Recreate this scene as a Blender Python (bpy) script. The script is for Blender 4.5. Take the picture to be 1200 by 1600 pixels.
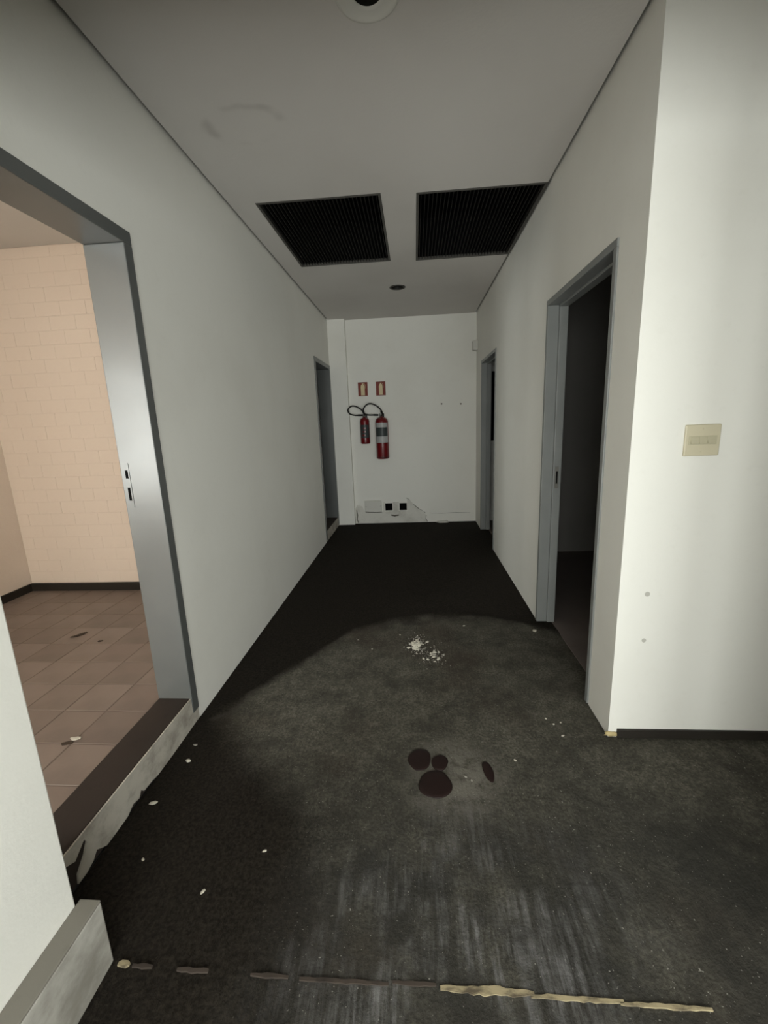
import bpy, bmesh, math, random
from mathutils import Vector, Matrix
for o in list(bpy.data.objects): bpy.data.objects.remove(o, do_unlink=True)
S = bpy.context.scene
C = S.collection
random.seed(7)
PI = math.pi
# ---------------------------------------------------------------- dimensions (metres)
XL, XR, H, YB, YC = -1.094, 0.815, 2.703, 5.83, 1.687
HC = 1.39
ROOF = H + 0.40                      # underside of the slab above the false ceiling
# ---------------------------------------------------------------- camera
F_PX, PITCH, YAW, ROLL = 663.25, 0.2075, -0.0786, -0.0404
f = Vector((math.sin(YAW)*math.cos(PITCH), math.cos(YAW)*math.cos(PITCH), -math.sin(PITCH)))
rt = Vector((math.cos(YAW), -math.sin(YAW), 0)); up = rt.cross(f)
rt2 = math.cos(ROLL)*rt + math.sin(ROLL)*up
up2 = -math.sin(ROLL)*rt + math.cos(ROLL)*up
cam = bpy.data.cameras.new('camera'); co = bpy.data.objects.new('camera', cam); C.objects.link(co)
cam.sensor_fit = 'HORIZONTAL'; cam.sensor_width = 36; cam.lens = 36*F_PX/1200
cam.clip_start = 0.02
M = Matrix((rt2, up2, -f)).transposed().to_4x4(); M.translation = (0, 0, HC)
co.matrix_world = M
S.camera = co
# ---------------------------------------------------------------- world, daylight at the windows, exposure
w = bpy.data.worlds.new('world'); S.world = w; w.use_nodes = True
w.node_tree.nodes['Background'].inputs[0].default_value = (0.75, 0.85, 1, 1)
w.node_tree.nodes['Background'].inputs[1].default_value = 0.15
def area(name, loc, rot, sx, sy, power, col):
    l = bpy.data.lights.new(name, 'AREA'); l.shape = 'RECTANGLE'; l.size = sx; l.size_y = sy
    l.energy = power; l.color = col
    o = bpy.data.objects.new(name, l); C.objects.link(o); o.location = loc; o.rotation_euler = rot
    return o
LW = (-0.85, 0.55, 0.30, 1.95)        # lobby glazing: x0, x1, z0, z1 in the wall y = LY
LY = -1.8
RW = (0.75, 2.35, 0.30, 1.95)         # unseen second lobby window in the same wall, added to fit the light
SW = (-2.15, -0.80, 0.75, 1.95)      # side room window in its left wall x = SX: y0, y1, z0, z1
SX, SY, SYB = -3.228, -2.3, 3.136
area('daylight_lobby_window', ((LW[0]+LW[1])/2, LY-0.22, (LW[2]+LW[3])/2), (PI/2, 0, 0), LW[1]-LW[0], LW[3]-LW[2], 112, (1.0, 0.975, 0.955))
area('daylight_lobby_added_window', ((RW[0]+RW[1])/2, LY-0.22, (RW[2]+RW[3])/2), (PI/2, 0, 0), RW[1]-RW[0], RW[3]-RW[2], 135, (1.0, 0.975, 0.955))  # added light at an unseen window, brightens the corridor's left wall
area('daylight_side_room_window', (SX-0.22, (SW[0]+SW[1])/2, (SW[2]+SW[3])/2), (PI/2, 0, -PI/2), SW[1]-SW[0], SW[3]-SW[2], 285, (1.0, 0.975, 0.955))
vs = S.view_settings
vs.view_transform = 'Standard'; vs.look = 'None'; vs.gamma = 1; vs.use_curve_mapping = False
vs.exposure = 0.0
S.display_settings.display_device = 'sRGB'
# ---------------------------------------------------------------- helpers
def tag(o, label=None, cat=None, group=None, kind=None):
    if label: o['label'] = label
    if cat: o['category'] = cat
    if group: o['group'] = group
    if kind: o['kind'] = kind
    return o
def box(bm, x0, x1, y0, y1, z0, z1):
    v = [bm.verts.new(p) for p in ((x0,y0,z0),(x1,y0,z0),(x1,y1,z0),(x0,y1,z0),(x0,y0,z1),(x1,y0,z1),(x1,y1,z1),(x0,y1,z1))]
    for q in ((0,3,2,1),(4,5,6,7),(0,1,5,4),(1,2,6,5),(2,3,7,6),(3,0,4,7)): bm.faces.new([v[i] for i in q])
def mesh_obj(name, bm, mat, parent=None, smooth=False, bevel=0, loc=None, segs=2):
    me = bpy.data.meshes.new(name); bm.to_mesh(me); bm.free()
    if smooth:
        for p in me.polygons: p.use_smooth = True
    o = bpy.data.objects.new(name, me); C.objects.link(o)
    if mat: me.materials.append(mat)
    if parent: o.parent = parent
    if loc: o.location = loc
    if bevel:
        m = o.modifiers.new('bevel', 'BEVEL'); m.width = bevel; m.segments = segs; m.limit_method = 'ANGLE'
    return o
def boxes(name, lst, mat, parent=None, bevel=0, kind=None, loc=None):
    bm = bmesh.new()
    for b in lst: box(bm, *b)
    o = mesh_obj(name, bm, mat, parent, bevel=bevel, loc=loc)
    if kind: o['kind'] = kind
    return o
def empty(name, loc, label=None, cat=None, group=None, kind=None, rz=0):
    o = bpy.data.objects.new(name, None); C.objects.link(o); o.location = loc; o.rotation_euler.z = rz
    o.empty_display_size = 0.1
    return tag(o, label, cat, group, kind)
def lathe(bm, prof, n=32, cx=0, cy=0, axis='z', closed_ends=True):
    rings = []
    for r, z in prof:
        ring = []
        for k in range(n):
            a = 2*PI*k/n
            p = (cx+r*math.cos(a), cy+r*math.sin(a), z) if axis == 'z' else ((cx+r*math.cos(a), z, cy+r*math.sin(a)) if axis == 'y' else (z, cx+r*math.cos(a), cy+r*math.sin(a)))
            ring.append(bm.verts.new(p))
        rings.append(ring)
    for a, b in zip(rings, rings[1:]):
        for k in range(n): bm.faces.new((a[k], a[(k+1) % n], b[(k+1) % n], b[k]))
    if closed_ends:
        bm.faces.new(rings[0][::-1]); bm.faces.new(rings[-1])
    bmesh.ops.recalc_face_normals(bm, faces=bm.faces)
def catmull(pts, sub=6, closed=False):
    P = [Vector(p) for p in pts]; out = []; n = len(P)
    for i in range(n-1):
        p0 = P[max(i-1, 0)]; p1 = P[i]; p2 = P[i+1]; p3 = P[min(i+2, n-1)]
        for s in range(sub):
            t = s/sub
            out.append(0.5*((2*p1)+(p2-p0)*t+(2*p0-5*p1+4*p2-p3)*t*t+(3*p1-p0-3*p2+p3)*t**3))
    out.append(P[-1]); return out
def tube(bm, pts, r, n=10):
    rings = []
    prev = Vector((0, 1, 0))
    for i, p in enumerate(pts):
        d = (pts[min(i+1, len(pts)-1)]-pts[max(i-1, 0)]).normalized()
        u = prev - d*prev.dot(d)
        if u.length < 1e-4: u = d.orthogonal()
        u.normalize(); v = d.cross(u); prev = u
        rings.append([bm.verts.new(p+u*r*math.cos(2*PI*k/n)+v*r*math.sin(2*PI*k/n)) for k in range(n)])
    for a, b in zip(rings, rings[1:]):
        for k in range(n): bm.faces.new((a[k], a[(k+1) % n], b[(k+1) % n], b[k]))
    bm.faces.new(rings[0][::-1]); bm.faces.new(rings[-1])
    bmesh.ops.recalc_face_normals(bm, faces=bm.faces)
def prism(bm, pts, axis, a, b):
    """extrude a 2-D outline between a and b along an axis; pts are the two other coordinates in order"""
    def P(p, t):
        return (t, p[0], p[1]) if axis == 'x' else ((p[0], t, p[1]) if axis == 'y' else (p[0], p[1], t))
    va = [bm.verts.new(P(p, a)) for p in pts]; vb = [bm.verts.new(P(p, b)) for p in pts]
    from mathutils.geometry import tessellate_polygon
    n = len(pts)
    for t in tessellate_polygon([[Vector((p[0], p[1], 0)) for p in pts]]):
        bm.faces.new([va[i] for i in t]); bm.faces.new([vb[i] for i in t[::-1]])
    for i in range(n): bm.faces.new((va[i], vb[i], vb[(i+1) % n], va[(i+1) % n]))
    bmesh.ops.recalc_face_normals(bm, faces=bm.faces)
# ---------------------------------------------------------------- materials
class N:
    def __init__(s, name, rough=0.6, spec=0.3, col=(0.5, 0.5, 0.5)):
        s.m = bpy.data.materials.new(name); s.m.use_nodes = True; s.t = s.m.node_tree
        s.b = s.t.nodes['Principled BSDF']
        s.b.inputs['Roughness'].default_value = rough; s.b.inputs['Specular IOR Level'].default_value = spec
        s.b.inputs['Base Color'].default_value = (*col, 1)
        s._c = None
    def coord(s):
        if not s._c: s._c = s.t.nodes.new('ShaderNodeTexCoord')
        return s._c.outputs['Object']
    def link(s, a, b): s.t.links.new(a, b)
    def val(s, sock, v):
        if hasattr(v, 'is_linked'): s.link(v, sock)
        else: sock.default_value = v
    def mapping(s, scale, loc=(0, 0, 0)):
        m = s.t.nodes.new('ShaderNodeMapping'); s.link(s.coord(), m.inputs[0]); m.inputs['Scale'].default_value = scale; m.inputs['Location'].default_value = loc
        return m.outputs[0]
    def noise(s, scale, detail=4, rough=0.5, vec=None, dist=0):
        n = s.t.nodes.new('ShaderNodeTexNoise'); s.link(vec or s.coord(), n.inputs['Vector'])
        n.inputs['Scale'].default_value = scale; n.inputs['Detail'].default_value = detail; n.inputs['Roughness'].default_value = rough; n.inputs['Distortion'].default_value = dist
        return n.outputs['Fac']
    def math(s, op, a, b=None, c=None, clamp=False):
        n = s.t.nodes.new('ShaderNodeMath'); n.operation = op; n.use_clamp = clamp
        s.val(n.inputs[0], a)
        if b is not None: s.val(n.inputs[1], b)
        if c is not None: s.val(n.inputs[2], c)
        return n.outputs[0]
    def remap(s, v, a, b, c=0.0, d=1.0, smooth=True):
        n = s.t.nodes.new('ShaderNodeMapRange'); n.interpolation_type = 'SMOOTHSTEP' if smooth else 'LINEAR'
        s.link(v, n.inputs[0])
        for i, x in enumerate((a, b, c, d)): n.inputs[i+1].default_value = x
        return n.outputs[0]
    def mix(s, fac, a, b):
        n = s.t.nodes.new('ShaderNodeMix'); n.data_type = 'RGBA'
        s.val(n.inputs[0], fac)
        for i, v in ((6, a), (7, b)):
            if isinstance(v, tuple): n.inputs[i].default_value = (*v, 1)
            else: s.link(v, n.inputs[i])
        return n.outputs[2]
    def sep(s, vec=None):
        n = s.t.nodes.new('ShaderNodeSeparateXYZ'); s.link(vec or s.coord(), n.inputs[0]); return n.outputs
    def color(s, c): s.link(c, s.b.inputs['Base Color']); return s
    def bump(s, h, strength=0.2, dist=0.01):
        n = s.t.nodes.new('ShaderNodeBump'); n.inputs['Strength'].default_value = strength; n.inputs['Distance'].default_value = dist
        s.link(h, n.inputs['Height']); s.link(n.outputs[0], s.b.inputs['Normal']); return s
def paint(name, col, dirt, rough=0.55, spec=0.25, amount=0.5, bs=0.12, sc=1.3):
    n = N(name, rough, spec)
    a = n.remap(n.noise(sc, 5, 0.55), 0.42, 0.75, 0, amount)
    b = n.remap(n.noise(26, 3, 0.6), 0.55, 0.8, 0, amount*0.4)
    n.color(n.mix(n.math('ADD', a, b, clamp=True), col, dirt))
    n.bump(n.noise(60, 4, 0.6), bs, 0.004)
    return n
MW = paint('white_wall_paint', (0.83, 0.815, 0.765), (0.74, 0.72, 0.665)).m
MCEIL_N = N('white_ceiling_paint', 0.7, 0.2)
def ceil_mat():
    n = MCEIL_N
    x, y, z = n.sep()
    # faint round water ring left of the first lamp
    dx = n.math('SUBTRACT', x, -0.71); dy = n.math('SUBTRACT', y, 2.15)
    d = n.math('SQRT', n.math('ADD', n.math('MULTIPLY', dx, dx), n.math('MULTIPLY', n.math('MULTIPLY', dy, dy), 2.2)))
    d = n.math('ADD', d, n.math('MULTIPLY', n.math('SUBTRACT', n.noise(9, 3), 0.5), 0.06))
    ring = n.math('MULTIPLY', n.remap(d, 0.12, 0.17), n.remap(d, 0.17, 0.215, 1, 0))
    ring = n.math('MULTIPLY', ring, n.remap(n.noise(5, 2, 0.5, n.mapping((1, 1, 1), (0.35, 0.1, 0))), 0.42, 0.62, 0.0, 0.34))
    base = n.mix(n.remap(n.noise(1.1, 4), 0.4, 0.7, 0, 0.5), (0.66, 0.63, 0.60), (0.58, 0.55, 0.52))
    n.color(n.mix(ring, base, (0.26, 0.24, 0.22)))
    n.bump(n.noise(70, 4, 0.6), 0.15, 0.004)
    return n.m
MCEIL = ceil_mat()
MBEIGE = paint('beige_painted_brick', (0.80, 0.69, 0.60), (0.70, 0.595, 0.51), amount=0.6, bs=0.25).m
MJOINT = paint('beige_painted_mortar', (0.78, 0.67, 0.58), (0.68, 0.575, 0.49), amount=0.6, bs=0.3).m
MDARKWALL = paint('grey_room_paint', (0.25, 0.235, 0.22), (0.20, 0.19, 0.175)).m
MTOP = N('concrete_slab', 0.9, 0.1, (0.10, 0.10, 0.10)).m
def frame_mat(name, col, rough):
    n = N(name, rough, 0.5)
    n.color(n.mix(n.remap(n.noise(3.5, 3), 0.4, 0.75, 0, 0.5), col, tuple(c*0.8 for c in col)))
    n.link(n.remap(n.noise(2.5, 2), 0.3, 0.75, rough-0.02, rough+0.05), n.b.inputs['Roughness'])
    return n.m
MFRAME = frame_mat('blue_grey_enamel', (0.235, 0.243, 0.238), 0.40)
MFRAME1 = frame_mat('glossy_blue_grey_enamel', (0.098, 0.103, 0.100), 0.33)
MFRAME1.node_tree.nodes['Principled BSDF'].inputs['Specular IOR Level'].default_value = 0.8
def floor_mat():
    n = N('worn_dark_carpet', 0.92, 0.12)
    x, y, z = n.sep()
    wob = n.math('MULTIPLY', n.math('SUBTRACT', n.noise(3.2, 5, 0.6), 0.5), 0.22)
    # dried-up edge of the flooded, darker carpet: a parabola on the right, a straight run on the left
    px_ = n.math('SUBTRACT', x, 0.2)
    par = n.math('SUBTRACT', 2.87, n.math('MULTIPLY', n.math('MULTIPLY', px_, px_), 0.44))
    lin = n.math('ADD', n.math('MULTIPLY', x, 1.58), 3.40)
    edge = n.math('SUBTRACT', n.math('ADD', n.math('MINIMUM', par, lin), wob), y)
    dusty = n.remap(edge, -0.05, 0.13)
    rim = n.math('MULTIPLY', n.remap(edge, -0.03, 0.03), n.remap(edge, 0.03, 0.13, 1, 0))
    big = n.noise(2.1, 5, 0.6)
    fine = n.noise(95, 4, 0.7)
    mid = n.noise(14, 5, 0.65)
    streak = n.noise(1.0, 6, 0.7, n.mapping((34, 4, 1)))
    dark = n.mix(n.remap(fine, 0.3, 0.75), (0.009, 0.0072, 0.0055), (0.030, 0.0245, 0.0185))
    dust = n.mix(n.remap(fine, 0.3, 0.75), (0.062, 0.058, 0.046), (0.165, 0.155, 0.125))
    dust = n.mix(n.remap(mid, 0.38, 0.7, 0, 0.55), dust, (0.048, 0.045, 0.037))
    pat = n.remap(n.noise(4.5, 6, 0.7), 0.40, 0.66, 0.0, 0.6)
    dust = n.mix(pat, dust, (0.036, 0.033, 0.027))
    brown = n.remap(n.noise(1.7, 4, 0.5, n.mapping((1, 1, 1), (3.1, 0.7, 0))), 0.5, 0.7, 0, 0.6)
    dust = n.mix(brown, dust, (0.050, 0.038, 0.029))
    # darker, mottled carpet towards the entrance
    near_dark = n.math('MULTIPLY', n.remap(n.math('ADD', y, n.math('MULTIPLY', wob, 1.5)), 1.0, 1.75, 0.85, 0), n.remap(n.noise(3.7, 6, 0.68), 0.30, 0.60, 0.35, 1.0))
    dust = n.mix(near_dark, dust, (0.026, 0.0245, 0.022))
    # shade beside the step and the entrance pier, painted in as darker carpet
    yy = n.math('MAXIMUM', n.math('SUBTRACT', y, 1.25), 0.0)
    side_shade = n.math('SUBTRACT', n.math('SUBTRACT', n.math('MULTIPLY', x, -1.0), 0.44), n.math('MULTIPLY', yy, 1.1))
    side_shade = n.remap(n.math('ADD', side_shade, n.math('MULTIPLY', wob, 1.6)), -0.22, 0.14, 1, 0.0)
    dusty = n.math('MULTIPLY', dusty, side_shade)
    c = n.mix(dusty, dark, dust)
    c = n.mix(n.math('MULTIPLY', rim, n.remap(n.noise(6, 4), 0.45, 0.7, 0, 0.35)), c, (0.15, 0.14, 0.115))
    # scuffed grey wear on the walking line by the entrance
    ex = n.math('MULTIPLY', n.math('SUBTRACT', x, 0.12), 1.55); ey = n.math('MULTIPLY', n.math('SUBTRACT', y, 0.72), 1.35)
    wear = n.remap(n.math('SQRT', n.math('ADD', n.math('MULTIPLY', ex, ex), n.math('MULTIPLY', ey, ey))), 0.2, 1.05, 1, 0)
    sc = n.math('MULTIPLY', n.remap(streak, 0.38, 0.70), n.remap(n.noise(3.3, 5, 0.65, n.mapping((1, 1, 1), (0.15, 0.4, 0))), 0.40, 0.66))
    c = n.mix(n.math('MULTIPLY', n.math('MULTIPLY', wear, sc), 0.95), c, (0.23, 0.225, 0.225))
    # pale film around the spill
    sx = n.math('SUBTRACT', x, 0.13); sy = n.math('SUBTRACT', y, 1.46)
    sp = n.math('SQRT', n.math('ADD', n.math('MULTIPLY', sx, sx), n.math('MULTIPLY', sy, sy)))
    sp = n.remap(n.math('ADD', sp, n.math('MULTIPLY', wob, 0.9)), 0.06, 0.26, 0.75, 0)
    c = n.mix(n.math('MULTIPLY', sp, n.remap(mid, 0.3, 0.6)), c, (0.19, 0.175, 0.15))
    fleck = n.remap(n.noise(160, 1, 0.3), 0.745, 0.78, 0, 0.7)
    c = n.mix(n.math('MULTIPLY', fleck, dusty), c, (0.28, 0.27, 0.24))
    n.color(c)
    h = n.math('ADD', n.math('MULTIPLY', fine, 0.5), n.math('ADD', n.math('MULTIPLY', mid, 0.6), n.math('MULTIPLY', streak, 0.5)))
    n.bump(h, 0.55, 0.012)
    return n.m
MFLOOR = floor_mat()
def tile_mat(i, c):
    n = N('brown_ceramic_tile_%d' % i, 0.42, 0.35)
    n.color(n.mix(n.remap(n.noise(5, 5), 0.35, 0.75, 0, 0.7), c, tuple(k*0.72 for k in c)))
    n.bump(n.noise(40, 3), 0.06, 0.002); return n.m
MTILES = [tile_mat(i, c) for i, c in enumerate([(0.235, 0.182, 0.155), (0.225, 0.172, 0.147), (0.25, 0.195, 0.167), (0.21, 0.162, 0.138)])]
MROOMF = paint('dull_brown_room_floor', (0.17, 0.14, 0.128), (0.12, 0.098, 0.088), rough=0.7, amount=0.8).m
MGROUT = N('dark_grout', 0.9, 0.1, (0.17, 0.13, 0.108)).m
MSILL = paint('dark_stained_concrete', (0.040, 0.030, 0.025), (0.022, 0.017, 0.014), rough=0.75, amount=0.9).m
def flaky():
    n = N('peeling_white_paint', 0.75, 0.15)
    m = n.noise(1.0, 6, 0.65, n.mapping((7, 7, 9)))
    c = n.mix(n.remap(m, 0.40, 0.72, 0, 0.75), (0.50, 0.465, 0.405), (0.20, 0.175, 0.145))
    n.color(c); n.bump(m, 0.4, 0.006); return n.m
MFLAKY = flaky()
def grimy_base():
    n = N('grimy_white_baseboard', 0.7, 0.2)
    x, y, z = n.sep()
    m = n.noise(1.0, 6, 0.65, n.mapping((5, 5, 7)))
    k = n.remap(m, 0.36, 0.72, 0, 0.8)
    n.color(n.mix(k, (0.47, 0.45, 0.41), (0.20, 0.185, 0.155))); n.bump(m, 0.3, 0.005); return n.m
MGRIME = grimy_base()
MDUSTTOP = paint('dusty_ledge', (0.22, 0.205, 0.175), (0.15, 0.14, 0.12), rough=0.9, amount=0.8).m
MDARKBASE = paint('dark_baseboard_gap_shade', (0.028, 0.024, 0.020), (0.018, 0.015, 0.012), rough=0.5, amount=0.8).m
MBLACK = N('black_void', 0.9, 0.05, (0.006, 0.006, 0.006)).m
MSLAT = paint('sooty_aluminium', (0.016, 0.0145, 0.012), (0.008, 0.007, 0.006), rough=0.55, amount=0.9).m
MGFRAME = paint('tarnished_grille_frame', (0.075, 0.07, 0.062), (0.05, 0.046, 0.04), rough=0.5).m
def red_mat():
    n = N('red_enamel', 0.28, 0.5)
    n.color(n.mix(n.remap(n.noise(9, 4), 0.4, 0.75, 0, 0.6), (0.16, 0.006, 0.009), (0.085, 0.004, 0.006))); return n.m
MRED = red_mat()
MRUB = N('black_rubber', 0.5, 0.3, (0.012, 0.011, 0.011)).m
MMET = N('dull_metal', 0.4, 0.5, (0.25, 0.24, 0.22)).m; MMET.node_tree.nodes['Principled BSDF'].inputs['Metallic'].default_value = 0.8
MSIGNRED = paint('faded_sign_red', (0.20, 0.034, 0.022), (0.15, 0.026, 0.018), rough=0.5).m
MSIGNPALE = paint('faded_sign_cream', (0.70, 0.58, 0.36), (0.60, 0.50, 0.32), rough=0.5).m
MLABEL = paint('white_print_label', (0.42, 0.42, 0.42), (0.30, 0.30, 0.30), rough=0.4).m
MLABELD = paint('dark_print_label', (0.055, 0.065, 0.065), (0.03, 0.035, 0.035), rough=0.4, sc=9).m
MPLATE = N('yellowed_switch_plastic', 0.45, 0.4, (0.60, 0.545, 0.40)).m
MROCK = N('olive_switch_plastic', 0.4, 0.4, (0.50, 0.46, 0.33)).m
MWPL = N('white_box_plastic', 0.5, 0.3, (0.66, 0.645, 0.60)).m
MPATCH = paint('rough_plaster_patch', (0.70, 0.68, 0.63), (0.52, 0.50, 0.45), amount=0.9, sc=5, bs=0.6).m
MCRACK_SHADE = N('dark_crack_dirt_shade', 0.9, 0.05, (0.14, 0.13, 0.11)).m
MCRUMB = N('white_plaster_crumb', 0.9, 0.1, (0.60, 0.565, 0.48)).m
MCRUMBG = N('grey_plaster_crumb', 0.9, 0.1, (0.34, 0.32, 0.28)).m
MSPILL = N('dark_red_brown_liquid', 0.55, 0.3, (0.015, 0.0065, 0.0055)).m
def glue():
    n = N('yellowed_glue', 0.8, 0.2)
    n.color(n.mix(n.remap(n.noise(1, 5, 0.6, n.mapping((14, 40, 1))), 0.4, 0.68), (0.36, 0.30, 0.185), (0.10, 0.08, 0.055))); return n.m
MGLUE = glue()
MGLUED = paint('worn_glue_residue', (0.06, 0.046, 0.037), (0.022, 0.018, 0.015), rough=0.85, amount=0.9, sc=9).m
MFOAM = paint('yellowed_filler_foam', (0.50, 0.40, 0.20), (0.35, 0.27, 0.14), amount=0.9, sc=20, bs=0.6).m
MLEAF = N('dry_brown_scrap', 0.8, 0.2, (0.05, 0.035, 0.025)).m
def glass():
    m = bpy.data.materials.new('window_glass'); m.use_nodes = True; t = m.node_tree; t.nodes.clear()
    o = t.nodes.new('ShaderNodeOutputMaterial'); mx = t.nodes.new('ShaderNodeMixShader'); a = t.nodes.new('ShaderNodeBsdfTransparent'); g = t.nodes.new('ShaderNodeBsdfGlossy')
    g.inputs['Roughness'].default_value = 0.05; a.inputs[0].default_value = (0.93, 0.96, 0.95, 1); mx.inputs[0].default_value = 0.06
    t.links.new(a.outputs[0], mx.inputs[1]); t.links.new(g.outputs[0], mx.inputs[2]); t.links.new(mx.outputs[0], o.inputs[0]); return m
MGLASS = glass()

# ================================================================ SETTING
def struct(name, lst, mat, bevel=0): return boxes(name, lst, mat, None, bevel, 'structure')
def grid_wall(name, axis, t0, t1, ext, holes, mat, zt=ROOF, zb=0.0):
    """a wall of thickness t0..t1 along an axis ('x' = wall plane x const), with rectangular holes (a0,a1,z0,z1)"""
    A = sorted({ext[0], ext[1]} | {h[i] for h in holes for i in (0, 1)}); Z = sorted({zb, zt} | {h[i] for h in holes for i in (2, 3)})
    bm = bmesh.new()
    inh = lambda a, z: any(h[0] < a < h[1] and h[2] < z < h[3] for h in holes)
    solid = lambda i, j: 0 <= i < len(A)-1 and 0 <= j < len(Z)-1 and not inh((A[i]+A[i+1])/2, (Z[j]+Z[j+1])/2)
    P = lambda a, t, z: (t, a, z) if axis == 'x' else (a, t, z)
    def q(*p): bm.faces.new([bm.verts.new(v) for v in p])
    for i in range(len(A)-1):
        for j in range(len(Z)-1):
            if not solid(i, j): continue
            a0, a1, z0, z1 = A[i], A[i+1], Z[j], Z[j+1]
            q(P(a0, t0, z0), P(a1, t0, z0), P(a1, t0, z1), P(a0, t0, z1)); q(P(a0, t1, z0), P(a1, t1, z0), P(a1, t1, z1), P(a0, t1, z1))
            if not solid(i-1, j): q(P(a0, t0, z0), P(a0, t1, z0), P(a0, t1, z1), P(a0, t0, z1))
            if not solid(i+1, j): q(P(a1, t0, z0), P(a1, t1, z0), P(a1, t1, z1), P(a1, t0, z1))
            if not solid(i, j-1): q(P(a0, t0, z0), P(a1, t0, z0), P(a1, t1, z0), P(a0, t1, z0))
            if not solid(i, j+1): q(P(a0, t0, z1), P(a1, t0, z1), P(a1, t1, z1), P(a0, t1, z1))
    bmesh.ops.remove_doubles(bm, verts=bm.verts, dist=1e-5); bmesh.ops.recalc_face_normals(bm, faces=bm.faces)
    o = mesh_obj(name, bm, mat); o['kind'] = 'structure'; return o
XL2 = XL-0.15                        # room side of the left wall
XR2 = XR+0.10                        # room side of the right wall
SILL = 0.144
D1 = (0.83, 1.769, 0.0, 2.152)       # rough openings: near left, far left, near right, far right
D2 = (4.878, 5.755, 0.0, 2.142)
D3 = (1.903, 2.812, 0.0, 2.062)
D4 = (4.455, 5.372, 0.0, 2.062)
Y_NEAR = 0.80                        # end of the thick entrance pier
wall_left = grid_wall('wall_left', 'x', XL2, XL, (SY-0.15, YB), [D1, D2], MW)
wall_right = grid_wall('wall_right', 'x', XR, XR2, (YC, YB), [D3, D4], MW)
wall_back = grid_wall('wall_back', 'y', YB, YB+0.15, (-3.4, 3.7), [(-0.432, -0.342, 0.187, 0.277), (-0.232, -0.142, 0.185, 0.275)], MW)
wall_corner = boxes('wall_lobby_front', [(XR2, 3.6, YC, YC+0.15, 0.0, ROOF)], MW, None, 0, 'structure')
pier_left = boxes('wall_entrance_pier', [(XL, -0.90, LY-0.15, Y_NEAR, 0, ROOF)], MW, None, 0.004, 'structure')
pilaster = boxes('wall_back_pilaster', [(XL, -0.866, 5.755, YB, 0, ROOF)], MW, None, 0.006, 'structure')
struct('wall_lobby_right', [(3.6, 3.75, LY, YB+0.15, 0, ROOF)], MW)
grid_wall('wall_lobby_back', 'y', LY-0.15, LY, (-0.90, 3.75), [LW, RW], MW)
struct('wall_light_block_right', [(1.02, 3.6, 0.65, Y_NEAR, 0, ROOF)], MW)  # unseen wall, added to shade the front wall from the lobby light
struct('wall_light_block_header', [(-0.90, 1.02, 0.65, Y_NEAR, 2.19, ROOF)], MW)  # unseen header, added to keep lobby light off the ceiling and upper walls
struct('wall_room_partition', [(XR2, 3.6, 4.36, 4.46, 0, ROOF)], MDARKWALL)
# corridor and lobby floor, a fine mesh so the carpet can swell along the flooded edge
def floor_mesh():
    bm = bmesh.new()
    def ridge(x, y):
        yb = min(2.87-0.44*(x-0.2)**2, 3.40+1.58*x) + 0.035*math.sin(5*x+1)
        return 0.007*math.exp(-((y-yb-0.02)/0.05)**2) + 0.0025*math.sin(3.1*x+1.3*y)*math.sin(2.3*y-0.8*x)
    def patch(x0, x1, y0, y1, nx, ny):
        g = [[bm.verts.new((x0+(x1-x0)*i/nx, y0+(y1-y0)*j/ny, ridge(x0+(x1-x0)*i/nx, y0+(y1-y0)*j/ny)-0.003)) for i in range(nx+1)] for j in range(ny+1)]
        for j in range(ny):
            for i in range(nx): bm.faces.new((g[j][i], g[j][i+1], g[j+1][i+1], g[j+1][i]))
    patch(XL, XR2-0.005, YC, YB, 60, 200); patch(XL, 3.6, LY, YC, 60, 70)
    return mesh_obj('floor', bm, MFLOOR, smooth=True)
floor = floor_mesh(); floor['kind'] = 'structure'
struct('floor_slab', [(-3.6, 3.75, -2.6, YB+0.15, -0.25, -0.02)], MTOP)
struct('floor_right_rooms', [(XR2-0.005, 3.6, YC+0.15, YB, -0.02, 0.004)], MROOMF)
struct('ceiling_slab_above', [(-3.6, 3.75, -2.6, YB+0.15, ROOF, ROOF+0.15)], MTOP)
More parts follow.
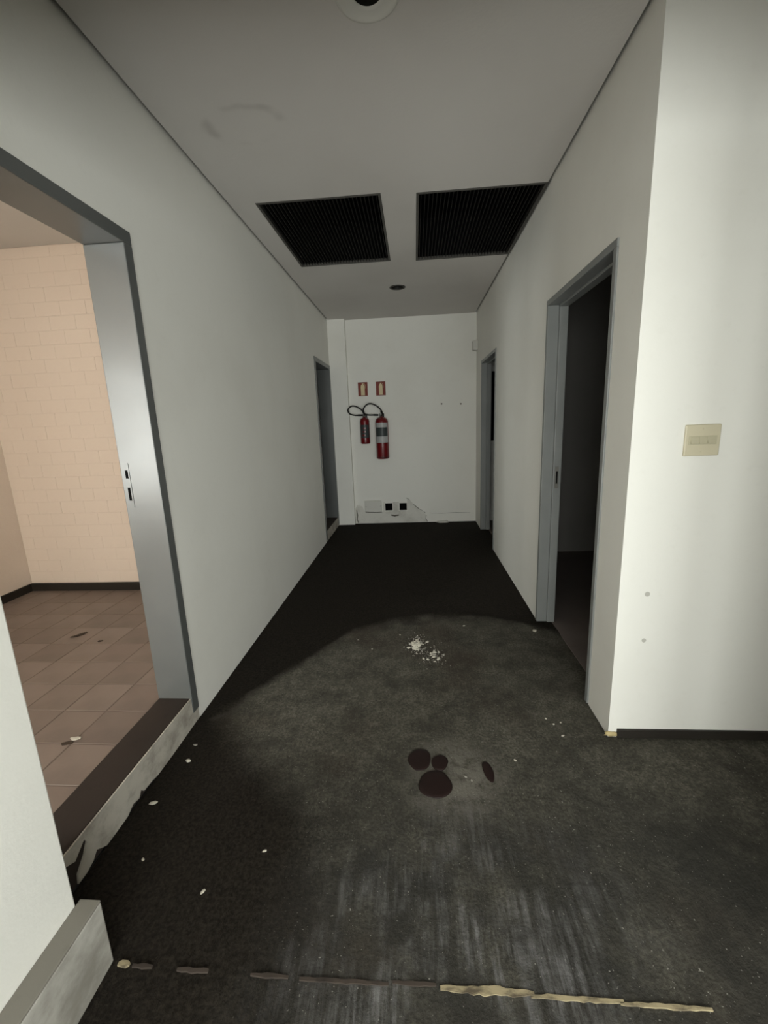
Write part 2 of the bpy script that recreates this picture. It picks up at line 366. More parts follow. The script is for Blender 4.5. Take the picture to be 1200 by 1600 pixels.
# false ceiling with openings for the two grilles and the two round lamps
G1 = (-0.915, -0.170, 2.812, 3.872); G2 = (0.047, 0.797, 2.840, 3.905)
L1 = (-0.115, 1.622, 0.082); L2 = (-0.138, 4.60, 0.066)
def ceiling():
    bm = bmesh.new(); g = 0.021
    x0, x1, y0, y1 = XL+g, XR-g, Y_NEAR+g, YB-0.002
    sq = lambda c: (c[0]-0.11, c[0]+0.11, c[1]-0.11, c[1]+0.11)
    holes = [G1, G2, sq(L1), sq(L2)]
    X = sorted({x0, x1} | {h[i] for h in holes for i in (0, 1)}); Y = sorted({y0, y1} | {h[i] for h in holes for i in (2, 3)})
    inh = lambda x, y: any(h[0] < x < h[1] and h[2] < y < h[3] for h in holes)
    th = 0.02
    cells = []
    for i in range(len(X)-1):
        for j in range(len(Y)-1):
            if not inh((X[i]+X[i+1])/2, (Y[j]+Y[j+1])/2): cells.append((X[i], X[i+1], Y[j], Y[j+1]))
    cells += [(-0.90+g, 3.6, LY, 0.65), (x1, 3.6, y0, YC-g)]
    for c in cells: box(bm, c[0], c[1], c[2], c[3], H, H+th)
    for cx, cy, r in (L1, L2):
        n = 32; A = []; B = []
        for k in range(n):
            a = 2*PI*k/n; ca, sa = math.cos(a), math.sin(a); m = 0.11/max(abs(ca), abs(sa))
            A.append((cx+r*ca, cy+r*sa)); B.append((cx+m*ca, cy+m*sa))
        va = [bm.verts.new((*p, H)) for p in A]; vb = [bm.verts.new((*p, H)) for p in B]; vt = [bm.verts.new((*p, H+th)) for p in A]
        for k in range(n):
            l = (k+1) % n
            bm.faces.new((va[k], vb[k], vb[l], va[l])); bm.faces.new((va[k], va[l], vt[l], vt[k]))
    return bm
ceil_o = mesh_obj('ceiling', ceiling(), MCEIL); ceil_o['kind'] = 'structure'
# unseen rooms closed so that they stay dark
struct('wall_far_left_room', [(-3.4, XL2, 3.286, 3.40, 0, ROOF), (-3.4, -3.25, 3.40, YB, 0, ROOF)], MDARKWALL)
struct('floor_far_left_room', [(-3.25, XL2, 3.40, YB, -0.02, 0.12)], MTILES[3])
for nm, b in (('ceiling_far_left_room', (-3.25, XL2, 3.40, YB)), ('ceiling_near_right_room', (XR2, 3.6, YC+0.15, 4.36)), ('ceiling_far_right_room', (XR2, 3.6, 4.46, YB))):
    struct(nm, [(b[0], b[1], b[2], b[3], H, H+0.02)], MCEIL)
# dark boarded window in the far right room, seen as a black strip through the last door
bw = empty('window_3', (1.9, YB-0.012, 1.0), kind='structure')
boxes('window_board', [(-0.95, 0.95, -0.012, 0.010, 0.10, 0.98)], MBLACK, bw)
# ---------------- side room seen through the near left door
grid_wall('wall_side_room_left', 'x', SX-0.15, SX, (SY-0.15, SYB+0.15), [SW], MBEIGE)
struct('wall_side_room_near', [(SX, XL2, SY-0.15, SY, 0, ROOF)], MBEIGE)
struct('ceiling_side_room', [(SX, XL2, SY, SYB, H, H+0.02)], MCEIL)
wsb = struct('wall_side_room_back', [(SX, XL2, SYB+0.004, SYB+0.15, 0, ROOF)], MJOINT)
def brick_mesh(w):
    bm = bmesh.new(); box(bm, 0, w, 0, 0.006, 0, 0.0966)
    bmesh.ops.bevel(bm, geom=[e for e in bm.edges], offset=0.0009, segments=1, affect='EDGES')
    me = bpy.data.meshes.new('brick'); bm.to_mesh(me); bm.free(); me.materials.append(MBEIGE); return me
BR = {}
for r in range(26):
    z = 0.195 + r*0.0975
    x = SX+0.001
    first = True
    while x < XL2-0.02:
        wd = 0.097 if (first and r % 2) else 0.197
        first = False
        wd = round(min(wd, XL2-0.003-x), 4)
        zz = min(0.0966, H-z)
        if zz < 0.03: break
        if wd not in BR: BR[wd] = brick_mesh(wd)
        b = bpy.data.objects.new('brick', BR[wd]); C.objects.link(b); b.parent = wsb
        b.location = (x, SYB+0.0022+random.uniform(-0.0003, 0.0003), z+random.uniform(-0.0003, 0.0003))
        b.rotation_euler.y = random.uniform(-0.0015, 0.0015)
        b.scale.z = zz/0.0966
        x += wd+0.0003
struct('baseboard_side_room_back', [(SX, XL2, SYB-0.022, SYB+0.004, 0.11, 0.193)], MDARKBASE, 0.003)
struct('baseboard_side_room_left', [(SX, SX+0.018, SY, SYB-0.022, 0.11, 0.193)], MDARKBASE, 0.003)
fsr = struct('floor_side_room', [(SX, XL2, SY, SYB, -0.02, 0.1286)], MGROUT)
P = 0.205
tm = []
for m in MTILES:
    bm = bmesh.new(); box(bm, -P/2+0.0022, P/2-0.0022, -P/2+0.0022, P/2-0.0022, -0.006, 0)
    bmesh.ops.bevel(bm, geom=[e for e in bm.edges if all(v.co.z > -0.001 for v in e.verts)], offset=0.0012, segments=1, affect='EDGES')
    me = bpy.data.meshes.new('tile'); bm.to_mesh(me); bm.free(); me.materials.append(m); tm.append(me)
for i in range(10):
    for j in range(27):
        cx = XL2-0.012-P/2-i*P; cy = 1.231+P/2+(j-17)*P
        x0c = max(cx-P/2, SX); y0c = max(cy-P/2, SY); y1c = min(cy+P/2, SYB)
        if y1c-y0c < 0.03 or cx+P/2-x0c < 0.03: continue
        t = bpy.data.objects.new('tile', random.choice(tm)); C.objects.link(t); t.parent = fsr
        t.location = ((x0c+cx+P/2)/2, (y0c+y1c)/2, 0.130+random.uniform(-0.0004, 0.0004))
        t.scale = ((cx+P/2-x0c)/P, (y1c-y0c)/P, 1)
        t.rotation_euler = (random.uniform(-0.002, 0.002), random.uniform(-0.002, 0.002), 0)
# windows (behind the camera and in the side room)
def window(name, x0, x1, z0, z1, y, n, side=False):
    wn = empty(name, (y+0.075, (x0+x1)/2, z0) if side else ((x0+x1)/2, y-0.075, z0), kind='structure', rz=PI/2 if side else 0); hw = (x1-x0)/2; hh = z1-z0
    boxes('window_frame', [(-hw, hw, -0.03, 0.03, 0, 0.05), (-hw, hw, -0.03, 0.03, hh-0.05, hh), (-hw, -hw+0.05, -0.03, 0.03, 0.05, hh-0.05), (hw-0.05, hw, -0.03, 0.03, 0.05, hh-0.05)], MFRAME, wn)
    for k in range(n):
        a = -hw+0.05+(2*hw-0.1)*k/n; b = -hw+0.05+(2*hw-0.1)*(k+1)/n
        if k: boxes('mullion', [(a-0.02, a+0.02, -0.03, 0.03, 0.05, hh-0.05)], MFRAME, wn)
        boxes('pane', [(a+(0.02 if k else 0), b-(0.02 if k < n-1 else 0), -0.003, 0.003, 0.05, hh-0.05)], MGLASS, wn)
window('window_1', *LW, LY, 2)
window('window_2', *SW, SX-0.15, 2, True)
window('window_added_light', *RW, LY, 2)  # unseen window added around the second lobby light
# ---------------- door frames: pressed steel, blue-grey enamel
def door_frame(name, wx, side, y0, y1, ztop, depth, face=0.05, zb=0.0, mat=None):
    """wx: corridor face of the wall; side: +1 when the room lies at +x of it"""
    d = empty(name, (wx, (y0+y1)/2, zb), kind='structure'); hw = (y1-y0)/2; s = side
    pr = 0.008; ht = ztop-zb
    def bx(xa, xb, *r): return (min(xa, xb), max(xa, xb), *r)
    lip = 0.012 if side > 0 else 0.0
    for sg, nm in ((-1, 'jamb'), (1, 'jamb')):
        yo = sg*hw; yi = sg*(hw-face); ys = sg*(hw-face-lip)
        L = [bx(-pr*s, depth*0.58*s, min(yo, yi), max(yo, yi), 0, ht-face),
             bx(depth*0.58*s, (depth+pr)*s, min(yo, ys), max(yo, ys), 0, ht-face)]
        if not lip: L = [bx(-pr*s, (depth+pr)*s, min(yo, yi), max(yo, yi), 0, ht-face)]
        boxes(nm, L, mat or MFRAME, d, 0.003)
    boxes('head', [bx(-pr*s, (depth+pr)*s, -hw, hw, ht-face, ht)] if not lip else [bx(-pr*s, depth*0.58*s, -hw, hw, ht-face, ht), bx(depth*0.58*s, (depth+pr)*s, -hw, hw, ht-face-lip, ht)], mat or MFRAME, d, 0.003)
    return d
dr1 = door_frame('door_1', XL, -1, D1[0], D1[1], D1[3], 0.15, zb=0.065, mat=MFRAME1)
dr2 = door_frame('door_2', XL, -1, D2[0], D2[1], D2[3], 0.15, zb=0.02, mat=MFRAME1)
dr3 = door_frame('door_3', XR, 1, D3[0], D3[1], D3[3], 0.10, face=0.032, zb=0.004)
dr4 = door_frame('door_4', XR, 1, D4[0], D4[1], D4[3], 0.10, face=0.032, zb=0.002)
# strike plates
def strike(d, x, y, z, h, w, slots, mat):
    p = boxes('strike_plate', [(x-w/2, x+w/2, y-0.002, y, z, z+h)], mat, d)
    tag(p, 'metal strike plate with dark latch slots')
    for a, b in slots: boxes('latch_slot', [(x-w*0.16, x+w*0.24, y-0.0035, y-0.0015, z+a, z+b)], MBLACK, p)
yj = D1[1]-0.05-(D1[0]+D1[1])/2
strike(dr1, -0.132, yj, 1.075-0.065, 0.19, 0.026, ((0.030, 0.085), (0.125, 0.160)), MFRAME1)
yj = D3[1]-0.032-0.012-(D3[0]+D3[1])/2
strike(dr3, 0.080, yj, 0.93, 0.14, 0.022, ((0.03, 0.11),), MMET)
# raised thresholds of the two left rooms
def ragged(n, a, b, base, amp, seed):
    r = random.Random(seed); return [(a+(b-a)*i/n, base+r.uniform(-amp, amp)) for i in range(n+1)]
sill = boxes('door_sill', [(XL2-0.006, XL-0.003, D1[0], D1[1], 0, SILL)], MSILL, None, 0.004); sill['kind'] = 'structure'; sill.name = 'trim_1'
def riser(parent, y0, y1, zt, x, pts_low, mat):
    bm = bmesh.new(); prism(bm, [(y0, zt)]+pts_low+[(y1, zt)], 'x', x-0.003, x+0.003)
    return mesh_obj('peeling_paint', bm, mat, parent)
low = [(1.0, 0.085), (1.02, 0.10), (1.045, 0.118), (1.052, 0.10), (1.035, 0.07), (1.0, 0.035), (0.995, 0.004), (1.03, 0.004), (1.06, 0.014), (1.08, 0.034), (1.10, 0.018), (1.12, 0.004), (1.18, 0.003), (1.23, 0.004), (1.265, 0.022), (1.30, 0.012), (1.315, 0.034), (1.33, 0.016), (1.38, 0.012), (1.42, 0.003), (1.53, 0.002), (1.64, 0.004), (1.70, 0.006), (1.768, 0.006), (1.768, 0.062), (1.722, 0.062)]
rp = riser(sill, 0.90, 1.720, SILL-0.002, XL, low, MFLAKY); tag(rp, 'peeling white paint on the step face')
sill2 = boxes('door_sill', [(XL2-0.006, XL-0.003, D2[0], D2[1], 0, 0.124)], MSILL, None, 0.004); sill2['kind'] = 'structure'; sill2.name = 'trim_2'
riser(sill2, D2[0]+0.03, D2[1], 0.122, XL, ragged(14, D2[0]+0.03, D2[1], 0.006, 0.004, 3), MFLAKY)
# near left pier baseboard (chunky, grimy, with a dusty ledge)
bb = boxes('baseboard_left', [(-0.90, -0.843, LY, 0.815, 0.0, 0.200)], MGRIME, None, 0.004, 'structure')
boxes('ledge', [(-0.90, -0.8435, LY, 0.8145, 0.200, 0.207)], MDUSTTOP, bb, 0.002)
# right: dark strip painting the shaded gap under the lobby front wall, and leftover filler at the corner
struct('foot_gap_shade_right', [(XR+0.035, 3.6, YC-0.010, YC+0.02, 0.0, 0.040)], MDARKBASE, 0.002)
def lump(name, loc, sx, sy, sz, seed, mat, parent=None):
    bm = bmesh.new(); bmesh.ops.create_icosphere(bm, subdivisions=2, radius=1); r = random.Random(seed)
    for v in bm.verts:
        k = 1+r.uniform(-0.25, 0.25); v.co = Vector((v.co.x*sx*k, v.co.y*sy*k, max(v.co.z, -0.3)*sz*k))
    return mesh_obj(name, bm, mat, parent, smooth=True, loc=loc)
lump('filler_patch', (XR+0.012, YC-0.002, 0.012), 0.030, 0.008, 0.014, 5, MFOAM, wall_right)
# ---------------- back wall: empty socket boxes, cover plate, patched plaster
for k, (x0, x1, z0, z1) in enumerate(((-0.432, -0.342, 0.187, 0.277), (-0.232, -0.142, 0.185, 0.275))):
    e = empty('socket_box', ((x0+x1)/2, YB, (z0+z1)/2), ('empty black square wall socket box next to the white cover', 'empty black square wall socket box, the right one of the pair')[k], 'socket box', 'open socket boxes low on the end wall')
    hw = (x1-x0)/2-0.0005
    boxes('box_shell', [(-hw, -hw+0.004, 0, 0.055, -hw, hw), (hw-0.004, hw, 0, 0.055, -hw, hw), (-hw, hw, 0, 0.055, -hw, -hw+0.004), (-hw, hw, 0, 0.055, hw-0.004, hw), (-hw, hw, 0.051, 0.055, -hw, hw)], MBLACK, e)
    r = 0.006
    boxes('rim', [(-hw-r, hw+r, -0.003, 0.0, hw-0.004, hw+r), (-hw-r, hw+r, -0.003, 0, -hw-r, -hw+0.004), (-hw-r, -hw+0.004, -0.003, 0, -hw+0.004, hw-0.004), (hw-0.004, hw+r, -0.003, 0, -hw+0.004, hw-0.004)], MBLACK, e, 0.001)
e = empty('cover_box', (-0.605, YB, 0.172), 'white rectangular cable cover box low on the end wall', 'cover box')
boxes('cover', [(-0.118, 0.118, -0.030, 0.0, 0.0, 0.155)], MWPL, e, 0.005)
for sx in (-0.1, 0.1):
    bm = bmesh.new(); lathe(bm, [(0.004, -0.032), (0.004, -0.029)], 10, sx, 0.078, 'y'); mesh_obj('screw', bm, MMET, e)
rp = random.Random(4)
def plate(name, pts, y, th, mat, parent):
    bm = bmesh.new(); prism(bm, pts, 'y', y-th, y); return mesh_obj(name, bm, mat, parent)
o = plate('plaster_patch', [(-0.862, 0.004), (-0.862, 0.22), (-0.83, 0.27), (-0.76, 0.245), (-0.73, 0.16), (-0.48, 0.16), (-0.46, 0.30), (-0.445, 0.30), (-0.445, 0.165), (-0.33, 0.165), (-0.33, 0.30), (-0.245, 0.30), (-0.245, 0.17), (-0.13, 0.17), (-0.13, 0.345), (-0.085, 0.315), (-0.03, 0.24), (0.03, 0.19), (0.10, 0.155), (0.13, 0.10), (0.12, 0.05), (0.145, 0.004)], YB, 0.005, MPATCH, wall_back)
tag(o, 'rough patched plaster around the sockets')
def crack_shade_mark(pts, w, y):
    bm = bmesh.new(); n = len(pts); L = []; R = []
    for i, p in enumerate(pts):
        d = Vector(pts[min(i+1, n-1)])-Vector(pts[max(i-1, 0)]); d.normalize(); k = w*(0.45+0.55*math.sin(PI*(i+0.5)/n)); q = Vector((-d.y, d.x))*k
        L.append((p[0]+q.x, p[1]+q.y)); R.append((p[0]-q.x, p[1]-q.y))
    prism(bm, L+R[::-1], 'y', y-0.0015, y); return mesh_obj('crack_shade_mark', bm, MCRACK_SHADE, wall_back)
crack_shade_mark([(-0.138, 0.352), (-0.10, 0.325), (-0.06, 0.27), (-0.02, 0.235), (0.04, 0.185), (0.10, 0.15), (0.12, 0.13)], 0.006, YB-0.0002)
crack_shade_mark([(0.13, 0.10), (0.118, 0.06), (0.145, 0.008)], 0.008, YB-0.0002)
crack_shade_mark([(-0.845, 0.20), (-0.835, 0.12), (-0.845, 0.06), (-0.825, 0.006)], 0.007, YB-0.0045)
crack_shade_mark([(-0.72, 0.165), (-0.66, 0.158), (-0.56, 0.156), (-0.485, 0.160)], 0.005, YB-0.0045)  # not a crack: dark line painted for the shade under the cover box
crack_shade_mark([(-0.36, 0.115), (-0.31, 0.103), (-0.25, 0.112)], 0.012, YB-0.0045)
crack_shade_mark([(0.18, 0.13), (0.35, 0.122), (0.55, 0.128), (0.74, 0.12)], 0.0022, YB-0.0002)
# skirting shard and old screw holes
lump('plaster_chip', (0.36, YB-0.035, 0.0), 0.085, 0.028, 0.028, 11, MPATCH); tag(bpy.data.objects['plaster_chip'], 'pale plaster chip lying at the foot of the end wall', 'plaster chip')
for x, z in ((0.362, 1.602), (0.614, 1.592)):
    bm = bmesh.new(); lathe(bm, [(0.011, -0.002), (0.008, 0.0)], 10, x, z, 'y'); o = mesh_obj('screw_hole', bm, MCRACK_SHADE, wall_back); o.location.y = YB
MDENT = N('grey_dent_filler', 0.9, 0.1, (0.50, 0.485, 0.44)).m
for x, z, r in ((0.925, 0.667, 0.008), (0.928, 0.462, 0.007)):
    bm = bmesh.new(); lathe(bm, [(r*1.3, -0.0015), (r, 0.0)], 12, x, z, 'y'); o = mesh_obj('filled_hole', bm, MDENT, wall_corner); o.location.y = YC
# small box on the right wall by the end wall
e = empty('junction_box', (XR, 5.74, 2.235), 'small pale junction box high on right wall near the far corner', 'junction box')
boxes('body', [(-0.055, 0, -0.045, 0.045, 0, 0.115)], MWPL, e, 0.004); boxes('lid', [(-0.062, -0.055, -0.042, 0.042, 0.003, 0.112)], MWPL, e, 0.002)

# ================================================================ OBJECTS
# ceiling grilles
def grille(g, label):
    x0, x1, y0, y1 = g; e = empty('ceiling_grille', ((x0+x1)/2, (y0+y1)/2, H), label, 'grille', 'return air grilles in the corridor ceiling')
    hx, hy = (x1-x0)/2, (y1-y0)/2; fw = 0.012
    boxes('frame', [(-hx-0.004, hx+0.004, -hy-0.004, -hy+fw, -0.004, 0.018), (-hx-0.004, hx+0.004, hy-fw, hy+0.004, -0.004, 0.018), (-hx-0.004, -hx+fw, -hy+fw, hy-fw, -0.004, 0.018), (hx-fw, hx+0.004, -hy+fw, hy-fw, -0.004, 0.018)], MGFRAME, e, 0.001)
    boxes('plenum', [(-hx, hx, -hy, hy, 0.30, 0.31), (-hx, -hx+0.004, -hy, hy, 0.02, 0.30), (hx-0.004, hx, -hy, hy, 0.02, 0.30), (-hx, hx, -hy, -hy+0.004, 0.02, 0.30), (-hx, hx, hy-0.004, hy, 0.02, 0.30)], MBLACK, e)
    n = 30; bm = bmesh.new(); box(bm, -0.0012, 0.0012, -hy+fw, hy-fw, -0.012, 0.012); me = bpy.data.meshes.new('slat'); bm.to_mesh(me); bm.free(); me.materials.append(MSLAT)
    for k in range(n):
        s = bpy.data.objects.new('slat', me); C.objects.link(s); s.parent = e
        s.location = (-hx+fw+(2*hx-2*fw)*(k+0.5)/n, 0, 0.011); s.rotation_euler.y = 0.0
    return e
grille(G1, 'left black slatted air grille in the corridor ceiling, clear of the wall')
grille(G2, 'right black slatted air grille in the corridor ceiling, touching the right wall')
# round recessed lamps
def downlight(c, prof_trim, label, dark):
    cx, cy, r = c; e = empty('downlight', (cx, cy, H), label, 'ceiling light', 'round recessed ceiling lamps')
    bm = bmesh.new(); lathe(bm, prof_trim, 40, closed_ends=False); mesh_obj('trim_ring', bm, MGFRAME if dark else MWPL, e, True)
    bm = bmesh.new(); lathe(bm, [(r*0.98, 0.0), (r*0.92, 0.05), (r*0.6, 0.12)], 32, closed_ends=False); mesh_obj('reflector', bm, MSLAT, e, True)
    bm = bmesh.new(); lathe(bm, [(r*0.62, 0.118), (r*0.62, 0.125)], 24); mesh_obj('cap', bm, MBLACK, e)
    bm = bmesh.new(); lathe(bm, [(0.016, 0.06), (0.019, 0.065), (0.019, 0.118)], 16); mesh_obj('lamp_socket', bm, MRUB, e, True)
downlight((L1[0], L1[1], 0.048), [(0.104, 0.0), (0.103, -0.004), (0.098, -0.007), (0.090, -0.007), (0.084, -0.004), (0.060, -0.003), (0.050, -0.002), (0.047, 0.004), (0.047, 0.012)], 'large round downlight with a pale trim ring, nearest lamp overhead', False)
downlight((L2[0], L2[1], 0.064), [(0.080, 0.0), (0.079, -0.006), (0.072, -0.008), (0.066, -0.006), (0.063, 0.006), (0.063, 0.02)], 'small dark round downlight beyond the two ceiling grilles', True)
# extinguisher signs
def sign(x, z, label, wd):
    e = empty('safety_sign', (x, YB, z), label, 'sign', 'faded red extinguisher signs')
    boxes('board', [(-0.064, 0.064, -0.003, 0, -0.089, 0.089)], MSIGNRED, e, 0.001)
    b = plate('pictogram', [(-wd, -0.080), (-wd, 0.030), (-wd*0.8, 0.052), (-wd*0.35, 0.062), (-wd*0.30, 0.074), (wd*0.30, 0.074), (wd*0.35, 0.062), (wd*0.8, 0.052), (wd, 0.030), (wd, -0.080)], -0.003, 0.001, MSIGNPALE, e)
    bm = bmesh.new(); tube(bm, catmull([(wd*0.3, -0.0045, 0.066), (wd*0.9, -0.0045, 0.068), (wd*1.35, -0.0045, 0.045), (wd*1.4, -0.0045, 0.01)], 4), 0.0022, 6); mesh_obj('pictogram_hose', bm, MSIGNPALE, e)
    return e
sign(-0.675, 1.835, 'faded red extinguisher sign with cream symbol above the small extinguisher', 0.026)
sign(-0.436, 1.833, 'faded red extinguisher sign with cream symbol above the large extinguisher', 0.024)
# fire extinguishers on the end wall
def extinguisher(x, z0, r, h, label, hose, big, tilt=0):
    y = YB-0.015-r
    e = empty('fire_extinguisher', (x, y, z0), label, 'extinguisher', 'fire extinguishers on the end wall')
    bm = bmesh.new(); lathe(bm, [(r*0.86, 0.0), (r*0.97, 0.008), (r, 0.022), (r, h-r*0.75), (r*0.96, h-r*0.5), (r*0.82, h-r*0.22), (r*0.55, h-r*0.05), (r*0.26, h), (r*0.24, h+0.014)], 40); mesh_obj('cylinder', bm, MRED, e, True)
    bm = bmesh.new(); lathe(bm, [(r*0.30, h+0.010), (r*0.30, h+0.030), (0.016, h+0.034), (0.016, h+0.058), (0.010, h+0.062)], 20); v = mesh_obj('valve', bm, MMET, e, True)
    boxes('carry_handle', [(-0.009, 0.009, -0.075, 0.012, h+0.048, h+0.054)], MRUB, e, 0.002)
    bm = bmesh.new(); prism(bm, [(0.012, h+0.062), (-0.085, h+0.082), (-0.088, h+0.077), (0.008, h+0.056)], 'x', -0.009, 0.009); mesh_obj('trigger_lever', bm, MRUB, e, bevel=0.001)
    bm = bmesh.new(); lathe(bm, [(0.013, -0.030), (0.013, -0.016)], 16, 0.0, h+0.046, 'y'); mesh_obj('pressure_gauge', bm, MLABEL, e)
    boxes('wall_bracket', [(-0.018, 0.018, r*0.6, r+0.015, h-0.06, h+0.03), (-0.03, 0.03, r+0.009, r+0.015, h-0.10, h+0.05)], MRUB, e, 0.002)
    def band(name, za, zb, a0, a1, mat, d=0.0012):
        bm = bmesh.new(); n = 20; rr = r+d; A = []; B = []
        for k in range(n+1):
            a = a0+(a1-a0)*k/n; A.append(bm.verts.new((rr*math.sin(a), -rr*math.cos(a), za))); B.append(bm.verts.new((rr*math.sin(a), -rr*math.cos(a), zb)))
        for k in range(n): bm.faces.new((A[k], A[k+1], B[k+1], B[k]))
        return mesh_obj(name, bm, mat, e, True)
    if big:
        lb = band('label', 0.215, 0.475, -1.15, 1.15, MLABEL); tag(lb, 'pale grey instruction label')
        b2 = band('label_print', 0.300, 0.415, -1.05, 1.05, MLABELD, 0.002); b2.parent = lb
        band('base_seam', 0.020, 0.026, -PI, PI, MLABELD)
    else:
        lb = band('label', 0.08, 0.25, -1.0, 1.1, MLABELD); tag(lb, 'dark scuffed label')
        for k in range(3):
            b2 = band('label_print', 0.105+k*0.045, 0.125+k*0.045, -0.5+0.1*k, 0.15+0.12*k, MRED, 0.002); b2.parent = lb
    pts = [Vector((px-x, py-y, pz-z0)) for px, py, pz in hose]
    bm = bmesh.new(); tube(bm, catmull(pts, 6), 0.0095, 10); hs = mesh_obj('hose', bm, MRUB, e, True)
    d = (pts[-1]-pts[-2]).normalized(); q = pts[-1]
    bm = bmesh.new(); tube(bm, [q-d*0.005, q+d*0.03, q+d*0.055], 0.012, 12); n = mesh_obj('nozzle', bm, MRUB, hs, True)
    return e
Y = 5.735
h1 = [(-0.650, 1.490), (-0.668, 1.530), (-0.693, 1.569), (-0.759, 1.609), (-0.819, 1.615), (-0.859, 1.584), (-0.865, 1.552), (-0.841, 1.517), (-0.782, 1.499), (-0.735, 1.497)]
h2 = [(-0.424, 1.480), (-0.418, 1.510), (-0.431, 1.55), (-0.48, 1.601), (-0.546, 1.633), (-0.597, 1.631), (-0.641, 1.6), (-0.66, 1.56), (-0.645, 1.509), (-0.595, 1.495), (-0.527, 1.492)]
def hosepts(p, n): return [(x, Y-0.03-n*math.sin(PI*i/(len(p)-1)), z) for i, (x, z) in enumerate(p)]
extinguisher(-0.663, 1.120, 0.062, 0.345, 'small dark red fire extinguisher with hose looping to the left', hosepts(h1, 0.03), False)
extinguisher(-0.434, 0.915, 0.084, 0.545, 'large red fire extinguisher with pale label, right of the smaller one', hosepts(h2, 0.075), True)
# light switch
e = empty('light_switch', (1.066, YC, 1.279), 'yellowed square light switch plate on the wall beside the corner', 'light switch')
boxes('plate', [(-0.063, 0.063, -0.009, 0, -0.058, 0.058)], MPLATE, e, 0.004)
boxes('module_strap', [(-0.050, 0.050, -0.0105, -0.009, -0.016, 0.016)], MROCK, e, 0.0006)
for k in range(3):
    bm = bmesh.new(); prism(bm, [(-0.0105, -0.012), (-0.0155, -0.012), (-0.0125, 0.0), (-0.0115, 0.012), (-0.0105, 0.012)], 'x', -0.043+0.030*k, -0.017+0.030*k)
    mesh_obj('rocker', bm, MROCK, e, bevel=0.0008)
for sz in (-0.042, 0.042):
    bm = bmesh.new(); lathe(bm, [(0.0035, -0.0102), (0.0035, -0.0085)], 10, 0.0, sz, 'y'); mesh_obj('screw', bm, MPLATE, e)
# glue line across the entrance, broken into leftovers
gl = empty('glue_strip', (0, 0.80, 0.0), 'broken yellowish line of old glue across the floor at the entrance', 'glue strip')
def glue_piece(x0, x1, yoff, w, seed, mat, th=0.0035):
    r = random.Random(seed); n = max(4, int((x1-x0)/0.013)); U = []; D = []
    for i in range(n+1):
        t = i/n; k = w*(0.35+0.65*math.sin(PI*min(max(t, 0.04), 0.96))**0.5)
        U.append((x0+(x1-x0)*t, yoff+k*r.uniform(0.5, 1.0))); D.append((x0+(x1-x0)*t, yoff-k*r.uniform(0.5, 1.0)))
    bm = bmesh.new(); prism(bm, D+U[::-1], 'z', -0.004, th*0.5); return mesh_obj('glue_piece', bm, mat, gl)
glue_piece(-0.826, -0.795, 0.008, 0.009, 1, MGLUE, 0.006)
glue_piece(-0.785, -0.73, 0.006, 0.006, 2, MGLUED)
glue_piece(-0.66, -0.575, 0.004, 0.007, 3, MGLUED)
glue_piece(-0.46, -0.36, 0.002, 0.006, 4, MGLUED)
glue_piece(-0.33, -0.10, 0.0, 0.006, 5, MGLUED)
glue_piece(-0.09, 0.02, 0.004, 0.006, 6, MGLUED)
glue_piece(0.03, 0.26, -0.002, 0.0115, 7, MGLUE, 0.005)
glue_piece(0.25, 0.47, -0.006, 0.007, 8, MGLUE)
glue_piece(0.46, 0.67, -0.010, 0.006, 9, MGLUE)
# dark spills
def spill(x, y, rx, ry, seed, label, rot=0):
    r = random.Random(seed); n = 36; ph = [r.uniform(0, 6.28) for _ in range(4)]
    bm = bmesh.new(); rings = []
    for s, z in ((1.0, 0.0), (0.95, 0.0022), (0.75, 0.0034), (0.4, 0.004)):
        ring = []
        for k in range(n):
            a = 2*PI*k/n; q = s*(1+0.05*math.sin(2*a+ph[0])+0.035*math.sin(3*a+ph[1])+0.02*math.sin(5*a+ph[2]))
            ring.append(bm.verts.new((rx*q*math.cos(a), ry*q*math.sin(a), z)))
        rings.append(ring)
    for a, b in zip(rings, rings[1:]):
        for k in range(n): bm.faces.new((a[k], a[(k+1) % n], b[(k+1) % n], b[k]))
    bm.faces.new(rings[-1]); bm.faces.new(rings[0][::-1])
    o = mesh_obj('spill_spot', bm, MSPILL, None, True, loc=(x, y, -0.0005)); o.rotation_euler.z = rot
    return tag(o, label, 'spill', 'dark spill spots on the floor')
spill(-0.013, 1.535, 0.046, 0.062, 1, 'dark brown spill spot, upper left of the cluster of three')
spill(0.070, 1.520, 0.035, 0.042, 2, 'smallest dark brown spill spot in the cluster of three')
spill(0.047, 1.412, 0.062, 0.070, 3, 'largest dark brown spill spot, lowest of the cluster of three')
spill(0.262, 1.480, 0.019, 0.056, 4, 'narrow dark spill spot lying alone right of the other three', 0.15)
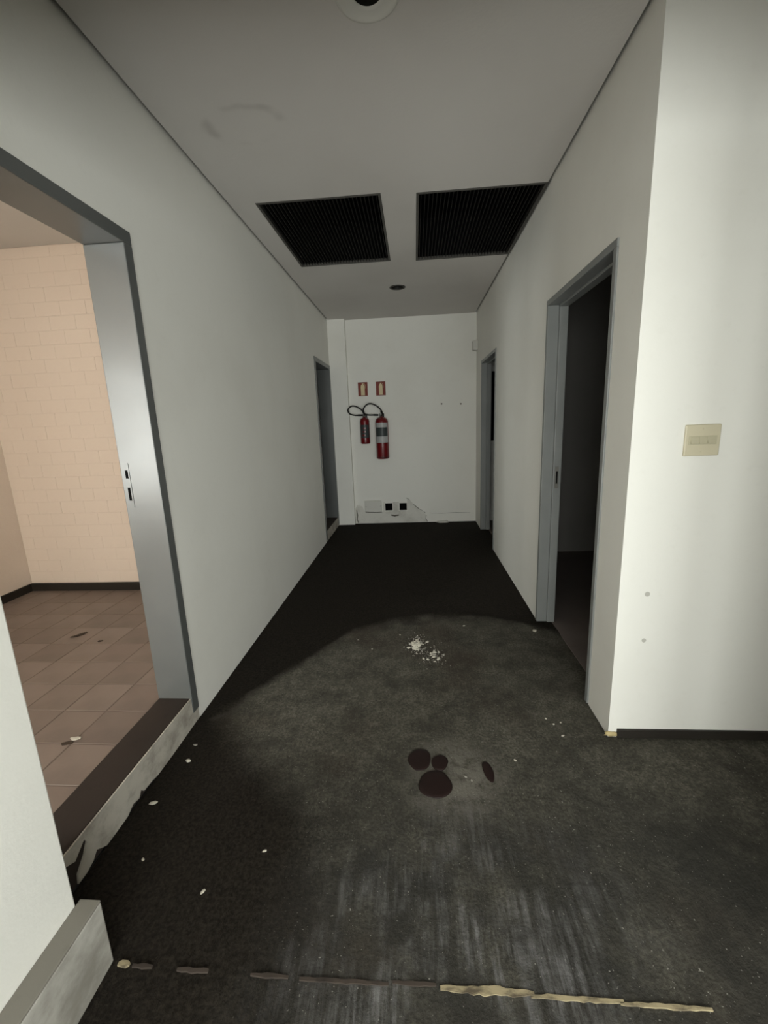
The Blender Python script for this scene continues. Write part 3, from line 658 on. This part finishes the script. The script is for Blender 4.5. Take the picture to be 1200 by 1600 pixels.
# plaster crumbs
CR = []
for k in range(5):
    bm = bmesh.new(); bmesh.ops.create_icosphere(bm, subdivisions=1, radius=1); r = random.Random(k+40)
    for v in bm.verts: v.co = v.co*(1+r.uniform(-0.35, 0.3)); v.co.z = max(v.co.z, -0.4)*0.5
    me = bpy.data.meshes.new('plaster_crumb'); bm.to_mesh(me); bm.free(); me.materials.append(MCRUMB if k < 4 else MCRUMBG); CR.append(me)
def crumb(x, y, s, label, group, asp=1.6, z=0.0):
    o = bpy.data.objects.new('plaster_crumb', random.choice(CR)); C.objects.link(o)
    o.location = (x, y, z+0.18*s); o.scale = (s*asp, s, s*0.8); o.rotation_euler.z = random.uniform(0, PI)
    return tag(o, label, 'plaster crumb', group)
rr = random.Random(12)
random.seed(5)
for k in range(46):
    a = rr.uniform(0, 2*PI); q = abs(rr.gauss(0, 1))
    crumb(-0.022+0.034*q*math.cos(a), 2.47+0.066*q*math.sin(a), rr.uniform(0.004, 0.016)*(1.15-0.35*min(q, 2)), 'white plaster crumb in the larger scatter in mid corridor', 'crumbs in the larger scatter')
for k in range(20):
    a = rr.uniform(0, 2*PI); q = abs(rr.gauss(0, 1))
    crumb(0.083+0.030*q*math.cos(a), 2.335+0.045*q*math.sin(a), rr.uniform(0.004, 0.011), 'white plaster crumb in the smaller scatter beside the larger one', 'crumbs in the smaller scatter')
def powder():
    bm = bmesh.new(); r = random.Random(3)
    for k in range(420):
        if r.random() < 0.7: x, y = r.gauss(-0.018, 0.026), r.gauss(2.475, 0.055)
        else: x, y = r.gauss(0.075, 0.045), r.gauss(2.345, 0.055)
        s = r.uniform(0.0012, 0.0045); a = r.uniform(0, 6.28)
        p = [(x+s*math.cos(a+t), y+s*1.3*math.sin(a+t), 0.0005) for t in (0, 2.1, 4.2)]; vs_ = [bm.verts.new(q) for q in p]; t = bm.verts.new((x, y, 0.0005+s*0.8))
        for i in range(3): bm.faces.new((vs_[i], vs_[(i+1) % 3], t))
    return mesh_obj('plaster_powder', bm, MCRUMBG)
tag(powder(), 'fine white plaster powder under the scattered crumbs', 'plaster powder', kind='stuff')
singles = [(-0.537, 1.124, 0.008, 'lone white crumb on the dark floor left of the glue line centre'),
 (-0.684, 0.991, 0.009, 'lone white crumb nearest to the left baseboard end'),
 (-0.935, 1.081, 0.007, 'lone white crumb below the peeling step'),
 (0.305, 2.725, 0.011, 'bright white crumb near the flooded edge, right of the scatter'),
 (0.169, 1.449, 0.008, 'bright crumb between the round spills and the narrow spill'),
 (0.190, 1.432, 0.006, 'tiny crumb beside the bright one near the narrow spill'),
 (0.581, 1.796, 0.006, 'leftmost of the small crumbs before the right corner'),
 (0.605, 1.758, 0.007, 'middle small crumb before the right corner'),
 (0.640, 1.770, 0.006, 'rightmost small crumb before the right corner'),
 (0.623, 1.685, 0.007, 'small crumb closest to the camera before the right corner'),
 (-1.020, 1.590, 0.011, 'pale crumb fallen at the foot of the peeling step'),
 (-1.005, 1.500, 0.013, 'larger pale crumb below the middle of the peeling step'),
 (-1.030, 1.290, 0.014, 'pale flake lying against the peeling step'),
 (0.760, 2.650, 0.020, 'pale chunk at the foot of the near right door frame'),
 (-0.402, 2.533, 0.007, 'small crumb at the left end of the flooded edge'),
 (-0.30, 2.42, 0.006, 'small crumb left of the larger scatter'),
 (-0.13, 2.60, 0.007, 'small crumb just behind the larger scatter'),
 (0.382, 1.540, 0.007, 'small crumb right of the narrow spill'),
 (-0.10, 2.445, 0.006, 'small crumb at the left rim of the larger scatter')]
for x, y, s, l in singles: crumb(x, y, s*0.72, l, None)
# litter on the side room tiles
def scrap(x, y, sx, sy, rot, seed, label, mat):
    r = random.Random(seed); n = 12; bm = bmesh.new()
    pts = [(sx*math.cos(2*PI*k/n)*(1+r.uniform(-0.2, 0.2)), sy*math.sin(2*PI*k/n)*(1+r.uniform(-0.25, 0.25))) for k in range(n)]
    prism(bm, pts, 'z', 0, 0.003)
    for v in bm.verts: v.co.z += 0.12*abs(v.co.x)
    o = mesh_obj('litter_scrap', bm, mat, None, loc=(x, y, 0.1303)); o.rotation_euler.z = rot
    tag(o, label, 'litter')
scrap(-2.178, 2.357, 0.045, 0.016, 0.9, 1, 'dark dry scrap lying on the brown side room tiles', MLEAF)
scrap(-1.979, 2.283, 0.014, 0.010, 0.2, 2, 'tiny dark speck of litter right of the dry scrap', MLEAF)
scrap(-1.462, 1.464, 0.022, 0.010, 0.1, 3, 'pale flake on the side room tiles near the step', MCRUMB)
scrap(-1.480, 1.436, 0.024, 0.009, 0.3, 4, 'dark scrap beside the pale flake on the side room tiles', MLEAF)
